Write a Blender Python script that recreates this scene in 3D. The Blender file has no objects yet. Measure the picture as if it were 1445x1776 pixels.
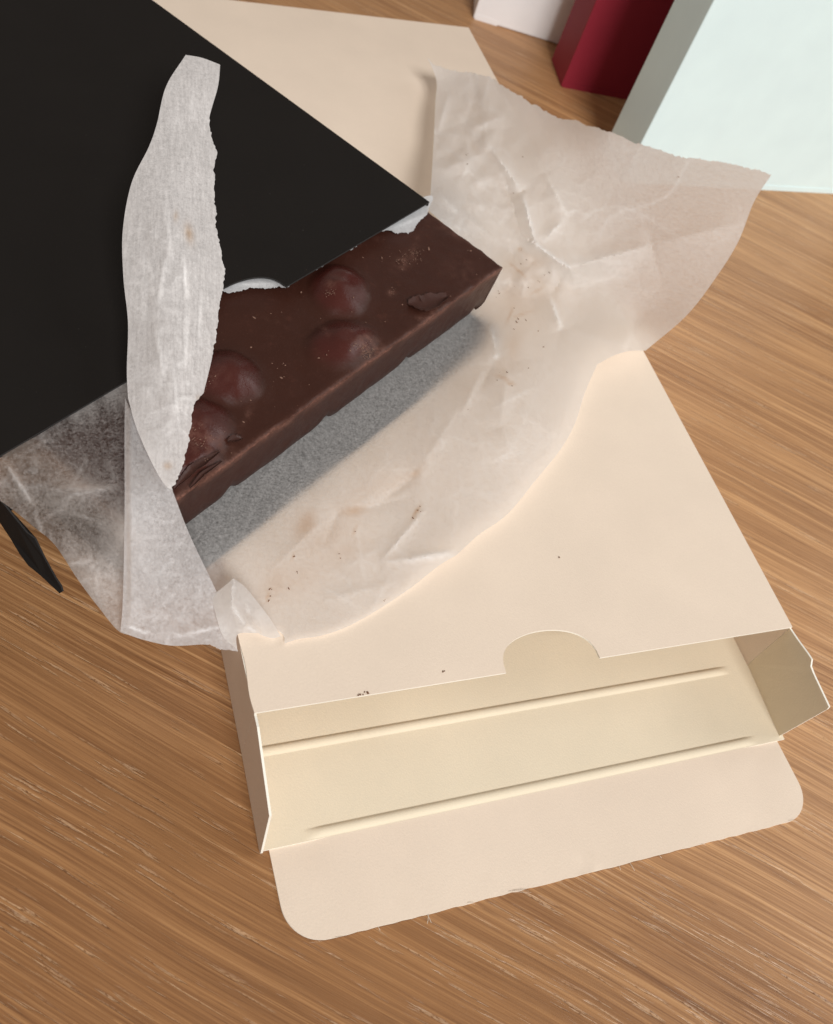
import bpy, bmesh, math, random
import numpy as np
from mathutils import Vector, Matrix
from mathutils import noise as mn
from mathutils.geometry import delaunay_2d_cdt

random.seed(7); np.random.seed(7)
SC = bpy.context.scene
COL = SC.collection
S = 0.0065                      # one modelling unit (about 1/14 of the carton's width) in metres

# ------------------------------------------------------------------ camera
FOC = 1693.75583                # focal length in photo pixels (photo 1445 x 1776)
RV = np.array([2.50238179, -0.254654217, 0.453639730])
TV = np.array([-3.86365205, 5.32829326, 21.5077065])
_th = np.linalg.norm(RV); _k = RV / _th
_K = np.array([[0, -_k[2], _k[1]], [_k[2], 0, -_k[0]], [-_k[1], _k[0], 0]])
ROT = np.eye(3) + math.sin(_th) * _K + (1 - math.cos(_th)) * _K @ _K
CAM = -ROT.T @ TV
cam_d = bpy.data.cameras.new("camera"); cam = bpy.data.objects.new("camera", cam_d); COL.objects.link(cam)
cam_d.sensor_fit = 'HORIZONTAL'; cam_d.sensor_width = 36.0; cam_d.lens = FOC / 1445 * 36
_M = Matrix.Identity(4)
for r in range(3):
    _M[r][0] = ROT[0][r]; _M[r][1] = -ROT[1][r]; _M[r][2] = -ROT[2][r]; _M[r][3] = CAM[r] * S
cam.matrix_world = _M
cam_d.clip_start = 0.005; cam_d.clip_end = 20
cam_d.dof.use_dof = True; cam_d.dof.focus_distance = 22.0 * S; cam_d.dof.aperture_fstop = 56
SC.camera = cam

# ------------------------------------------------------------------ light
w = bpy.data.worlds.new("World"); SC.world = w; w.use_nodes = True
bg = w.node_tree.nodes["Background"]; bg.inputs[0].default_value = (1.0, 0.87, 0.76, 1); bg.inputs[1].default_value = 0.28

def area(name, loc, target, sx, sy, power, colour):
    l = bpy.data.lights.new(name, 'AREA'); l.shape = 'RECTANGLE'; l.size = sx; l.size_y = sy; l.energy = power; l.color = colour
    o = bpy.data.objects.new(name, l); COL.objects.link(o); o.location = loc
    o.rotation_euler = (Vector(target) - Vector(loc)).to_track_quat('-Z', 'Y').to_euler()
    return o
area("window_light", (-0.10, -2.30, 2.10), (0.08, 0.10, 0.0), 1.05, 1.05, 88, (1.0, 1.0, 1.0))
area("side_window_light", (1.45, 0.0, 0.95), (0.08, 0.05, 0.0), 0.9, 0.9, 8, (1.0, 1.0, 1.0))

SC.view_settings.view_transform = 'Standard'; SC.view_settings.look = 'None'; SC.view_settings.exposure = 0; SC.view_settings.gamma = 1
SC.render.engine = 'CYCLES'
SC.cycles.use_denoising = True
SC.cycles.max_bounces = 12; SC.cycles.diffuse_bounces = 7; SC.cycles.transmission_bounces = 8; SC.cycles.glossy_bounces = 4

# ------------------------------------------------------------------ projection aids
def unp(px, py, z):
    d = ROT.T @ np.array([(px - 722.5) / FOC, (py - 888.0) / FOC, 1.0])
    return CAM + d * (z - CAM[2]) / d[2]

T = 2.178; W = 14.0; L = 27.33; CT = 0.05     # carton thickness, width, length, card thickness
BL = unp(0, 790, 2 * T); BR = unp(745, 350, 2 * T)
E1 = BR - BL; BWID = float(np.linalg.norm(E1)); E1 = E1 / BWID; E2 = np.array([-E1[1], E1[0], 0.0])
def bw(x, y, z): return np.array([BL[0], BL[1], 0]) + E1 * x + E2 * y + np.array([0, 0, z])   # black carton's frame
def ident(x, y, z): return np.array([x, y, z], float)

# ------------------------------------------------------------------ object helpers
def tag(o, label=None, cat=None, group=None, kind=None):
    if label: o['label'] = label
    if cat: o['category'] = cat
    if group: o['group'] = group
    if kind: o['kind'] = kind
    return o
def thing(name, loc, label, cat, group=None):
    o = bpy.data.objects.new(name, None); COL.objects.link(o); o.location = Vector(np.array(loc) * S)
    o.empty_display_size = 0.01
    return tag(o, label, cat, group)
def meshobj(name, verts, faces, mats, parent=None, smooth=False, fmat=None, attrs=None):
    v = np.array(verts, float) * S
    if parent is not None: v = v - np.array(parent['base'])
    me = bpy.data.meshes.new(name); me.from_pydata([tuple(a) for a in v], [], [tuple(f) for f in faces])
    for m in (mats if isinstance(mats, (list, tuple)) else [mats]): me.materials.append(m)
    if smooth: me.polygons.foreach_set('use_smooth', [True] * len(me.polygons))
    if fmat is not None: me.polygons.foreach_set('material_index', list(fmat))
    if attrs:
        for k, val in attrs.items():
            a = me.attributes.new(k, 'FLOAT', 'POINT'); a.data.foreach_set('value', np.array(val, np.float32))
    if smooth: me.set_sharp_from_angle(angle=math.radians(50))
    me.update()
    o = bpy.data.objects.new(name, me); COL.objects.link(o)
    if parent is not None: o.parent = parent
    return o
def set_base(o): o['base'] = tuple(o.location); return o
def slab(name, outline, frame, thick, mats, parent, axis='z', fmat_edge=1):
    """flat card: outline of (a,b,c) points (top side), extruded by -thick along axis vector"""
    top = [frame(*q) for q in outline]
    n = len(top); off = {'z': np.array([0, 0, -thick])}.get(axis) if isinstance(axis, str) else np.array(axis) * thick
    bot = [q + off for q in top]
    faces = [list(range(n)), list(range(2 * n - 1, n - 1, -1))] + [[(i + 1) % n, i, n + i, n + (i + 1) % n] for i in range(n)]
    return meshobj(name, top + bot, faces, mats, parent, False, [0, 0] + [fmat_edge] * n)
def sheet(name, xs, ys, zf, frame, thick, mats, parent, keep=None):
    """a card with relief: grid of (x,y) with top height zf(x,y), closed underneath"""
    nx, ny = len(xs), len(ys)
    top = [frame(x, y, zf(x, y)) for y in ys for x in xs]
    bot = [q - np.array([0, 0, thick]) for q in top]
    N = nx * ny; f = []; fm = []
    for j in range(ny - 1):
        for i in range(nx - 1):
            if keep and not keep((xs[i] + xs[i + 1]) / 2, (ys[j] + ys[j + 1]) / 2): continue
            a = j * nx + i
            f.append((a, a + 1, a + nx + 1, a + nx)); fm.append(0)
            f.append((N + a, N + a + nx, N + a + nx + 1, N + a + 1)); fm.append(0)
    rim = [i for i in range(nx)] + [j * nx + nx - 1 for j in range(1, ny)] + [(ny - 1) * nx + i for i in range(nx - 2, -1, -1)] + [j * nx for j in range(ny - 2, 0, -1)]
    for a, b in zip(rim, rim[1:] + rim[:1]): f.append((b, a, N + a, N + b)); fm.append(1)
    return meshobj(name, top + bot, f, mats, parent, True, fm)

# ------------------------------------------------------------------ materials
class NT:
    def __init__(s, name):
        s.m = bpy.data.materials.new(name); s.m.use_nodes = True; s.t = s.m.node_tree; s.n = s.t.nodes; s.n.clear()
        s.out = s.add('ShaderNodeOutputMaterial')
    def add(s, ty, **k):
        n = s.n.new(ty)
        for a, v in k.items():
            if a.startswith('i_'):
                key = a[2:]; n.inputs[int(key) if key.isdigit() else key.replace('_', ' ')].default_value = v
            else: setattr(n, a, v)
        return n
    def link(s, a, b): s.t.links.new(a, b)
    def coord(s, scale=(1, 1, 1), rot=(0, 0, 0)):
        c = s.add('ShaderNodeTexCoord'); mp = s.add('ShaderNodeMapping')
        mp.inputs['Rotation'].default_value = rot; mp.inputs['Scale'].default_value = [v / S for v in scale]
        mp.vector_type = 'POINT'; s.link(c.outputs['Object'], mp.inputs[0]); return mp.outputs[0]
    def noise(s, vec, scale, detail=3, rough=.5, dist=0):
        n = s.add('ShaderNodeTexNoise'); n.inputs['Scale'].default_value = scale; n.inputs['Detail'].default_value = detail
        n.inputs['Roughness'].default_value = rough; n.inputs['Distortion'].default_value = dist
        s.link(vec, n.inputs['Vector']); return n.outputs['Fac']
    def ramp(s, fac, stops):
        r = s.add('ShaderNodeValToRGB'); e = r.color_ramp.elements
        while len(e) < len(stops): e.new(.5)
        for el, (p, c) in zip(e, stops):
            el.position = p; el.color = (c, c, c, 1) if not hasattr(c, '__len__') else (*c, 1)
        s.link(fac, r.inputs[0]); return r.outputs[0]
    def math(s, op, a, b=None, clamp=False):
        n = s.add('ShaderNodeMath', operation=op, use_clamp=clamp)
        for i, v in enumerate((a, b)):
            if v is None: continue
            if isinstance(v, (int, float)): n.inputs[i].default_value = v
            else: s.link(v, n.inputs[i])
        return n.outputs[0]
    def mix(s, fac, a, b, blend='MIX'):
        n = s.add('ShaderNodeMix', data_type='RGBA', blend_type=blend)
        for i, v in ((0, fac), (6, a), (7, b)):
            if isinstance(v, (int, float)): n.inputs[i].default_value = v
            elif hasattr(v, '__len__'): n.inputs[i].default_value = (*v, 1)
            else: s.link(v, n.inputs[i])
        return n.outputs[2]
    def bump(s, h, strength, dist, normal=None):
        b = s.add('ShaderNodeBump'); b.inputs['Strength'].default_value = strength; b.inputs['Distance'].default_value = dist * S
        s.link(h, b.inputs['Height'])
        if normal: s.link(normal, b.inputs['Normal'])
        return b.outputs[0]
    def attr(s, name): return s.add('ShaderNodeAttribute', attribute_name=name).outputs['Fac']
    def bsdf(s, col, rough, spec=.5, normal=None, coat=0):
        b = s.add('ShaderNodeBsdfPrincipled')
        for k, v in (('Base Color', col), ('Roughness', rough), ('Specular IOR Level', spec)):
            if isinstance(v, (int, float)): b.inputs[k].default_value = v
            elif hasattr(v, '__len__'): b.inputs[k].default_value = (*v, 1)
            else: s.link(v, b.inputs[k])
        if coat: b.inputs['Coat Weight'].default_value = coat; b.inputs['Coat Roughness'].default_value = .25
        if normal: s.link(normal, b.inputs['Normal'])
        return b.outputs[0]
    def done(s, shader): s.link(shader, s.out.inputs[0]); return s.m

def card(name, col, rough=.7, grain=1.0, spec=.3, var=.06, fleck=None):
    t = NT(name); v = t.coord()
    n1 = t.noise(v, 19, 4, .65); n2 = t.noise(v, .6, 2, .5)
    c = t.mix(t.math('MULTIPLY', n2, 1.0), [x * (1 - var) for x in col], [min(1, x * (1 + var)) for x in col])
    n3 = t.noise(v, 26, 3, .6)
    c = t.mix(t.ramp(n3, [(.3, 0.0), (.72, .22)]), c, [x * .82 for x in col])
    if fleck:
        c = t.mix(t.ramp(t.noise(v, 12, 2, .5), [(.76, 0.0), (.80, .8)]), c, fleck)
    h = t.math('ADD', t.math('MULTIPLY', n1, .7), t.math('MULTIPLY', n3, .3))
    return t.done(t.bsdf(c, rough, spec, t.bump(h, .22 * grain, .035)))

M_CREAM = card('cream_card', (.80, .672, .545), .75, 1.0)
M_CREAM_BOUNCE = card('cream_card_warm_bounce', (.79, .69, .525), .78, 1.0)  # same board; warm light bounced inside the carton painted in as yellow
M_CREAM_EDGE = card('cream_card_cut_edge', (.92, .88, .78), .9, .6)
M_BLACK = card('black_card', (.0115, .0095, .0082), .85, .8, .14, .12, (.06, .055, .05))
M_BLACK_EDGE = card('black_card_cut_edge', (.03, .028, .027), .9, .6)
M_MINT = card('mint_card', (.76, .935, .96), .6, .5)
M_RED = card('red_card', (.27, .018, .035), .6, .6)
M_WHITE = card('white_card', (.86, .84, .83), .6, .5)

def wood():
    t = NT('oak_veneer')
    ang = math.radians(41.5)
    v = t.coord((1, 1, 1), (0, 0, ang))          # x runs along the grain
    # gentle wander of the grain lines
    sep = t.add('ShaderNodeSeparateXYZ'); t.link(v, sep.inputs[0])
    def stretched(sx, sy, wander=.5):
        cx = t.math('MULTIPLY', sep.outputs[0], sx)
        wv = t.add('ShaderNodeCombineXYZ'); t.link(t.math('MULTIPLY', sep.outputs[0], .06), wv.inputs[0]); t.link(t.math('MULTIPLY', sep.outputs[1], .12), wv.inputs[1])
        off = t.math('MULTIPLY', t.math('SUBTRACT', t.noise(wv.outputs[0], 1.0, 2), .5), wander * 2)
        cy = t.math('MULTIPLY', t.math('ADD', sep.outputs[1], off), sy)
        cb = t.add('ShaderNodeCombineXYZ'); t.link(cx, cb.inputs[0]); t.link(cy, cb.inputs[1]); return cb.outputs[0]
    bands = t.noise(stretched(.035, 1.9), 1, 5, .66)
    fine = t.noise(stretched(.13, 11), 1, 5, .65)
    fibre = t.noise(stretched(1.0, 34), 1, 3, .6)
    broad = t.noise(stretched(.02, .22), 1, 2, .5)
    c = t.ramp(bands, [(.30, (0.204, 0.085, 0.030)), (.42, (0.351, 0.165, 0.065)), (.53, (0.504, 0.262, 0.111)), (.70, (0.660, 0.378, 0.182))])
    c = t.mix(t.ramp(fine, [(.36, 1.0), (.58, 0.0)]), c, (0.230, 0.097, 0.035))
    c = t.mix(t.ramp(fine, [(.54, 0.0), (.66, .6)]), c, (0.708, 0.421, 0.202))
    c = t.mix(t.ramp(fibre, [(.3, .0), (.7, .25)]), c, (0.691, 0.421, 0.210))
    c = t.mix(t.ramp(broad, [(.35, 0.0), (.65, .4)]), c, (0.615, 0.346, 0.159))
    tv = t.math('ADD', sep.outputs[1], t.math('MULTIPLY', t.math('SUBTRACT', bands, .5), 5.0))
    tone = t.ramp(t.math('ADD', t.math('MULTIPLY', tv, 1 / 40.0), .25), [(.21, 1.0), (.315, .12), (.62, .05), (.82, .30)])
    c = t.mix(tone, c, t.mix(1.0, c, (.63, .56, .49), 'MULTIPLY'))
    dk = t.noise(stretched(.22, 26), 1, 3, .6)
    c = t.mix(t.ramp(dk, [(.38, .45), (.48, 0.0)]), c, t.mix(1.0, c, (.62, .55, .48), 'MULTIPLY'))
    # pores: short open dashes along the grain, some dark, some pale with sheen painted into the colour
    p1 = t.noise(stretched(.75, 15, .5), 1, 2, .5); gate = t.noise(stretched(.13, 2.2), 1, 2, .5)
    beads = t.noise(stretched(9, 22), 1, 2, .6)
    pore = t.math('MULTIPLY', t.ramp(p1, [(.58, 0.0), (.63, 1.0)]), t.ramp(gate, [(.46, 0.0), (.56, 1.0)]))
    pale = t.math('MULTIPLY', pore, t.ramp(beads, [(.36, .15), (.55, .85)]))
    dark = t.math('MULTIPLY', pore, t.ramp(beads, [(.30, .75), (.42, 0.0)]))
    p2 = t.noise(stretched(.6, 11), 1, 2, .5)
    dline = t.math('MULTIPLY', t.ramp(p2, [(.65, 0.0), (.70, .55)]), t.ramp(fibre, [(.4, 0.2), (.6, 1.0)]))
    c = t.mix(dline, c, (0.151, 0.064, 0.025))
    c = t.mix(t.math('MULTIPLY', pale, .36), c, (0.781, 0.562, 0.366))
    c = t.mix(dark, c, (0.126, 0.055, 0.022))
    h = t.math('SUBTRACT', t.math('ADD', t.math('MULTIPLY', fine, .3), t.math('MULTIPLY', fibre, .25)), t.math('MULTIPLY', pore, .8))
    rough = t.ramp(fine, [(.3, .46), (.7, .36)])
    return t.done(t.bsdf(c, rough, .42, t.bump(h, .5, .05)))
M_WOOD = wood()

def paper(name, refl=(.80, .765, .73), fac=.62, mott=.12, rub=0.0, clear=.06, grainscale=1.0, grease=0.0, fibre=None):
    """thin parchment: reflects some light, lets the rest through scattered"""
    t = NT(name); v = t.coord()
    cl = t.noise(v, 9 * grainscale, 5, .7); fb = t.noise(v, 19 * grainscale, 3, .65); big = t.noise(v, .8, 2)
    dens = t.math('ADD', t.math('MULTIPLY', t.math('SUBTRACT', cl, .5), 1.3), t.math('MULTIPLY', t.math('SUBTRACT', fb, .5), 1.5))
    if fibre is not None:
        m2 = t.add('ShaderNodeMapping'); m2.inputs['Scale'].default_value = (1.8, 17, 3); t.link(t.coord((1, 1, 1), (0, 0, fibre)), m2.inputs[0])
        fv = t.noise(m2.outputs[0], 1, 4, .7)
        dens = t.math('ADD', dens, t.math('MULTIPLY', t.math('SUBTRACT', fv, .5), 1.7))
    crease = t.attr('crease'); stain_tint = t.attr('stain_tint')
    f = t.math('SUBTRACT', t.math('ADD', fac, t.math('MULTIPLY', t.attr('grease'), grease)), t.math('MULTIPLY', dens, mott * 2.0))
    f = t.math('SUBTRACT', f, t.math('MULTIPLY', crease, .45), True)
    col = t.mix(t.math('MULTIPLY', stain_tint, 1.0, True), refl, (.62, .40, .22))
    col = t.mix(t.math('MULTIPLY', crease, .5, True), col, (.93, .92, .91))
    h = t.math('ADD', t.math('MULTIPLY', cl, .6), t.math('MULTIPLY', fb, .4))
    nm = t.bump(h, .16, .03)
    d = t.add('ShaderNodeBsdfDiffuse'); t.link(col, d.inputs[0]); t.link(nm, d.inputs['Normal'])
    tr = t.add('ShaderNodeBsdfTranslucent'); t.link(col, tr.inputs[0]); t.link(nm, tr.inputs['Normal'])
    mx = t.add('ShaderNodeMixShader'); t.link(f, mx.inputs[0]); t.link(d.outputs[0], mx.inputs[1]); t.link(tr.outputs[0], mx.inputs[2])
    tp = t.add('ShaderNodeBsdfTransparent'); m2 = t.add('ShaderNodeMixShader'); m2.inputs[0].default_value = clear
    t.link(mx.outputs[0], m2.inputs[1]); t.link(tp.outputs[0], m2.inputs[2])
    gl = t.add('ShaderNodeBsdfGlossy'); gl.inputs['Roughness'].default_value = .5; t.link(nm, gl.inputs['Normal'])
    m3 = t.add('ShaderNodeMixShader'); m3.inputs[0].default_value = .025
    t.link(m2.outputs[0], m3.inputs[1]); t.link(gl.outputs[0], m3.inputs[2])
    return t.done(m3.outputs[0])
_d = unp(300, 300, 6) - unp(300, 750, 5); FIB = -math.atan2(_d[1], _d[0])
M_PAPER = paper('parchment', (.895, .87, .845), .64, .15, clear=.07, grease=.10)
M_PAPER2 = paper('parchment_doubled', (.84, .805, .785), .36, .14, fibre=FIB)
M_FOLD = paper('parchment_fold', (.86, .845, .845), .64, .16, clear=.05)
M_COVER = paper('parchment_rubbed', (.83, .79, .755), .70, .14, clear=.07, grease=.22)
M_TORN = paper('parchment_torn', (.85, .86, .87), .45, .1)

def choc(name, c1, c2, rough):
    t = NT(name); v = t.coord()
    n = t.noise(v, 1.1, 4, .6); fnz = t.noise(v, 14, 4, .7); sm = t.noise(v, 3.5, 5, .7)
    c = t.mix(n, c1, c2)
    bloom = t.ramp(sm, [(.58, 0.0), (.74, .35)])
    nut = t.attr('nut'); c = t.mix(nut, c, t.mix(n, (.047, .0120, .0092), (.068, .0165, .0125)))
    c = t.mix(bloom, c, [x * 1.9 for x in c2])
    wear = t.attr('wear')
    wv = t.math('MULTIPLY', wear, t.ramp(fnz, [(.34, .25), (.6, 1.0)]), True)
    c = t.mix(wv, c, (.20, .095, .070))
    c = t.mix(t.ramp(t.noise(v, 24, 2, .6), [(.72, 0), (.80, .7)]), c, (.22, .11, .075))
    r0 = t.math('SUBTRACT', t.ramp(sm, [(.3, rough - .08), (.75, rough + .12)]), t.math('MULTIPLY', nut, .16))
    r = t.math('ADD', r0, t.math('MULTIPLY', wv, .3))
    h = t.math('ADD', t.math('MULTIPLY', fnz, .4), t.math('MULTIPLY', sm, .8))
    return t.done(t.bsdf(c, r, t.math('ADD', t.math('MULTIPLY', nut, .06), .21), t.bump(h, .2, .05)))
M_CHOC = choc('dark_chocolate', (.036, .0118, .0074), (.048, .0165, .0105), .42)
def plain(name, col, rough): t = NT(name); v = t.coord(); return t.done(t.bsdf(t.mix(t.noise(v, 10, 3), [x * .8 for x in col], [x * 1.2 for x in col]), rough, .3))
M_FLAKE = choc('chocolate_shaving', (.034, .0125, .009), (.05, .019, .014), .5)
M_CRUMB = plain('chocolate_crumb', (.17, .080, .040), .8)
M_DUST = plain('chocolate_dust', (.22, .125, .09), .9)
M_HAIR = plain('card_fibre', (.75, .68, .58), .8)

# ------------------------------------------------------------------ table
def table():
    b = bmesh.new(); bmesh.ops.create_cube(b, size=1)
    for v in b.verts: v.co = Vector((v.co.x * 1.5, v.co.y * 1.1, v.co.z * .03 - .015)) + Vector((.05, .05, 0))
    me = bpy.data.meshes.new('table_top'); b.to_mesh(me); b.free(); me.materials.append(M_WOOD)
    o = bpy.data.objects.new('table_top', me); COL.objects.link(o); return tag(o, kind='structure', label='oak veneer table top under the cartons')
table()

# ------------------------------------------------------------------ cartons
def ell(cx, hw, dep, n=22):
    """thumb notch: from right end to left end going inwards"""
    pts = []
    for i in range(n + 1):
        a = math.pi * i / n
        pts.append((cx + hw * math.cos(a), dep * (math.sin(a) ** .72)))
    return pts
def lying_carton(name, label, frame, base, z0, wid, ln, mats, notch, flap_len, beads, jag):
    r = set_base(thing(name, base, label, 'carton', 'opened flat cartons lying on the table'))
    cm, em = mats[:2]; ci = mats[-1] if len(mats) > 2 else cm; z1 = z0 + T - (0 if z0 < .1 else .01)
    cx, hw, dep = notch
    # top panel with a thumb notch at its front edge
    pts = [(0, ln)] + [(.05 * mn.noise(Vector((0, y * 1.3, 2 + z0))) * min(1, 4 - y), y) for y in np.linspace(3.9, .05, 26)] + [(0, 0)]
    npts = ell(cx, hw, dep)[::-1]
    pts += npts + [(wid, 0), (wid, ln)]
    # crumpled left edge of the mouth
    slab('top_panel', [(x, y, z1) for x, y in pts], frame, CT, [cm, em], r)
    zi = z1 - CT - .002
    def wall(nm, q, nrm):   # vertical card between two points
        return slab(nm, q, frame, CT, [cm, em], r, axis=nrm)
    ex = frame(1, 0, 0) - frame(0, 0, 0); ey = frame(0, 1, 0) - frame(0, 0, 0)
    wall('side_wall', [(0.0, 0, z0 + CT), (0.0, ln, z0 + CT), (0.0, ln, zi), (0.0, 0, zi)], ex)
    wall('side_wall', [(wid, 0, z0 + CT), (wid, 0, zi), (wid, ln, zi), (wid, ln, z0 + CT)], -ex)
    wall('end_wall', [(.06, ln - .003, z0 + CT), (wid - .06, ln - .003, z0 + CT), (wid - .06, ln - .003, zi), (.06, ln - .003, zi)], -ey)
    BH = beads[2]
    def bead(x, y, y0, x0, x1, hgt=BH, hwid=.115):
        e = min(1, max(0, (x - x0) / .3)) * min(1, max(0, (x1 - x) / .3))
        d = abs(y - y0) / hwid
        return hgt * e * ((1 - d * d) ** .75 if d < 1 else 0)
    b1, b2 = beads[:2]
    def zf(x, y): return z0 + CT + .004 + bead(x, y, -.05, *b1) + bead(x, y, -T + .14, *b2)
    xs = np.linspace(.055, wid - .055, 120)
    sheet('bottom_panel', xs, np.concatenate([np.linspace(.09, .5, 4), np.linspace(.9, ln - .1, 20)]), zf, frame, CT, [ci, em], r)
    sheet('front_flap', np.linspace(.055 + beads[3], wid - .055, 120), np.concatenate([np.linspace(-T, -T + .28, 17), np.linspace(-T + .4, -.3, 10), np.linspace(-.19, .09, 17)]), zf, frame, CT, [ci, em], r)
    return r, zf
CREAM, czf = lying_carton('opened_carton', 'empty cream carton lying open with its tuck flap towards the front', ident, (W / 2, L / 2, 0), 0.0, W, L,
                     (M_CREAM, M_CREAM_EDGE, M_CREAM_BOUNCE), (6.98, 1.235, .90), 2.0, ((-.6, 13.25), (1.0, 13.05), .062, 0.0), 0)
# tuck flap: rounded corners, worn edge
def tuck(r, frame, x0, x1, yb, yf, rad, z0, mats, bead2, wob=.012):
    pts = [(x0, yb)]
    for i in range(13):
        a = math.pi + (math.pi / 2) * i / 12; pts.append((x0 + rad + rad * math.cos(a), yf + rad + rad * math.sin(a)))
    for i in range(1, 60):
        x = x0 + rad + (x1 - x0 - 2 * rad) * i / 60; pts.append((x, yf + random.uniform(-wob, wob)))
    for i in range(13):
        a = 1.5 * math.pi + (math.pi / 2) * i / 12; pts.append((x1 - rad + rad * math.cos(a), yf + rad + rad * math.sin(a)))
    pts.append((x1, yb))
    nb = 60
    for i in range(1, nb): pts.append((x1 + (x0 - x1) * i / nb, yb))
    inner = []
    yy = yb - .035
    while yy > yf + .12:
        for x in np.arange(x0 + .1, x1 - .1, .16):
            if (x < x0 + rad and yy < yf + rad and (x - x0 - rad) ** 2 + (yy - yf - rad) ** 2 > (rad - .1) ** 2): continue
            if (x > x1 - rad and yy < yf + rad and (x - x1 + rad) ** 2 + (yy - yf - rad) ** 2 > (rad - .1) ** 2): continue
            inner.append((x, yy))
        yy -= .04 if yy > yb - .4 else .2
    n = len(pts)
    allp = [Vector(q) for q in pts + inner]
    v2, _, fs, *_r = delaunay_2d_cdt(allp, [(i, (i + 1) % n) for i in range(n)], [], 1, 1e-5)
    dents = [(11.75, yf + .1, -.05), (12.6, yf + .1, .05), (7.05, yf + .16, -.06), (7.3, yf + .12, .06), (5.1, yf + .1, -.05), (5.4, yf + .1, -.04), (4.75, yf + .12, .04), (2.8, yf + .1, .04)]
    def z(x, y):
        e = min(1, max(0, (x - bead2[0]) / .5)) * min(1, max(0, (bead2[1] - x) / .5))
        q = z0 + CT + .004
        q -= .035 * (1 - e) * math.exp(-((y + T) / .5) ** 2)
        for dx, dy, a in dents: q += a * .6 * math.exp(-((x - dx) / .12) ** 2 - ((y - dy) / .09) ** 2)
        return q + .012 * math.sin(x * .9) * (yb - y)
    top = [frame(q.x, q.y, z(q.x, q.y)) for q in v2]
    # underside
    N = len(top); bot = [q - np.array([0, 0, CT]) for q in top]
    f = [tuple(x) for x in fs] + [tuple(N + i for i in reversed(x)) for x in fs]; fm = [0] * len(f)
    cnt = {}
    for x in fs:
        for a, b_ in zip(x, list(x[1:]) + [x[0]]): cnt[(a, b_)] = 1
    for (a, b_) in list(cnt):
        if (b_, a) not in cnt: f.append((b_, a, N + a, N + b_)); fm.append(1)
    return meshobj('tuck_flap', top + bot, f, mats, r, True, fm)
tuck(CREAM, ident, .18, 13.72, -T, -T - 2.0, .85, 0.0, [M_CREAM, M_CREAM_EDGE], (1.0, 13.05))
# dust flaps standing on the carton's side walls
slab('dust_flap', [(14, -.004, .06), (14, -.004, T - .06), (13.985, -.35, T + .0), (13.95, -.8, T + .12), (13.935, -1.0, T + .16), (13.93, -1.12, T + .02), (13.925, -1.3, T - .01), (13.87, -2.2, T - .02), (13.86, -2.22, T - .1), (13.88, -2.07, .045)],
     ident, CT, [M_CREAM_BOUNCE, M_CREAM_EDGE], CREAM, axis=np.array([-1, -.03, 0]))
slab('dust_flap', [(0, -.004, T - .06), (0, -.004, .06), (-.03, -2.2, .04), (-.03, -2.24, .12), (-.028, -1.98, 1.71), (-.015, -1.06, 1.95), (-.005, -.3, T - .02)],
     ident, CT, [M_CREAM, M_CREAM_EDGE], CREAM, axis=np.array([1, 0, 0]))

BLACK, bzf = lying_carton('opened_carton', 'black carton on top of the cream one with a chocolate bar in its open mouth', bw, bw(7, 8, T), T + .01, BWID, L,
                     (M_BLACK, M_BLACK_EDGE), (7.05, 1.3, .85), 1.6, ((.4, 13.6), (1.0, 13.0), .0, .75), 0)
tuck(BLACK, bw, 1.0, BWID - .35, -T, -3.75, .8, T + .01, [M_BLACK, M_BLACK_EDGE], (1.0, 13.0), .003)
_fl = [unp(*q) for q in ((-14, 852, 3.6), (8, 877, 3.5), (46, 924, 3.15), (60, 934, 3.0), (77, 969, 2.75), (96, 1003, 2.5), (105, 1016, 2.42), (108, 1026, 2.36), (103, 1029, 2.32), (70, 998, 2.32), (49, 981, 2.32), (34, 961, 2.34), (18, 934, 2.38), (-14, 886, 2.45))]
slab('dust_flap', _fl, lambda *q: np.array(q), CT, [M_BLACK, M_BLACK_EDGE], BLACK, axis=E1 * .8 + np.array([0, 0, -.4]))

# cartons standing upright behind
def standing(name, label, origin, ang, wid, dep, hgt, mat, tab=False):
    o3 = np.array([*origin, 0.0]); c, s_ = math.cos(ang), math.sin(ang)
    r = set_base(thing(name, o3 + np.array([c, s_, 0]) * wid / 2, label, 'carton', 'cartons standing upright at the back'))
    b = bmesh.new(); bmesh.ops.create_cube(b, size=1)
    for v in b.verts: v.co = Vector(((v.co.x + .5) * wid, (v.co.y + .5) * dep, .02 + (v.co.z + .5) * hgt))
    bmesh.ops.bevel(b, geom=b.edges[:], offset=.05, segments=2, affect='EDGES', profile=.6)
    vs = [np.array([v.co.x * c - v.co.y * s_, v.co.x * s_ + v.co.y * c, v.co.z]) + o3 for v in b.verts]
    b.verts.index_update(); fs = [[v.index for v in f.verts] for f in b.faces]; b.free()
    meshobj('body', vs, fs, mat, r, False)
    fr = lambda x, y, z: np.array([x * c - y * s_, x * s_ + y * c, z]) + o3
    # bottom closure: flap tucked along the lower front edge, with the seam showing
    slab('bottom_flap', [(.08, -.012, .0), (1.15 if tab else wid - .08, -.012, .0), (1.15 if tab else wid - .08, -.012, .16), (1.02 if tab else wid - .2, -.012, .24), (.2, -.012, .24), (.08, -.012, .16)],
         fr, .03, [mat, mat], r, axis=fr(0, 1, 0) - fr(0, 0, 0))
    return r
standing('standing_carton', 'pale mint carton standing upright at the right edge', (19.41, 20.95), 0.0, W, 2.05, L, M_MINT)
standing('standing_carton', 'deep red carton standing between the white and mint ones', (19.2, 27.4), math.radians(-9.4), W, 2.1, L, M_RED)
standing('standing_carton', 'white carton standing at the top beside the red one', (16.6, 32.24), math.radians(-20), W, T, L, M_WHITE, True)

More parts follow.
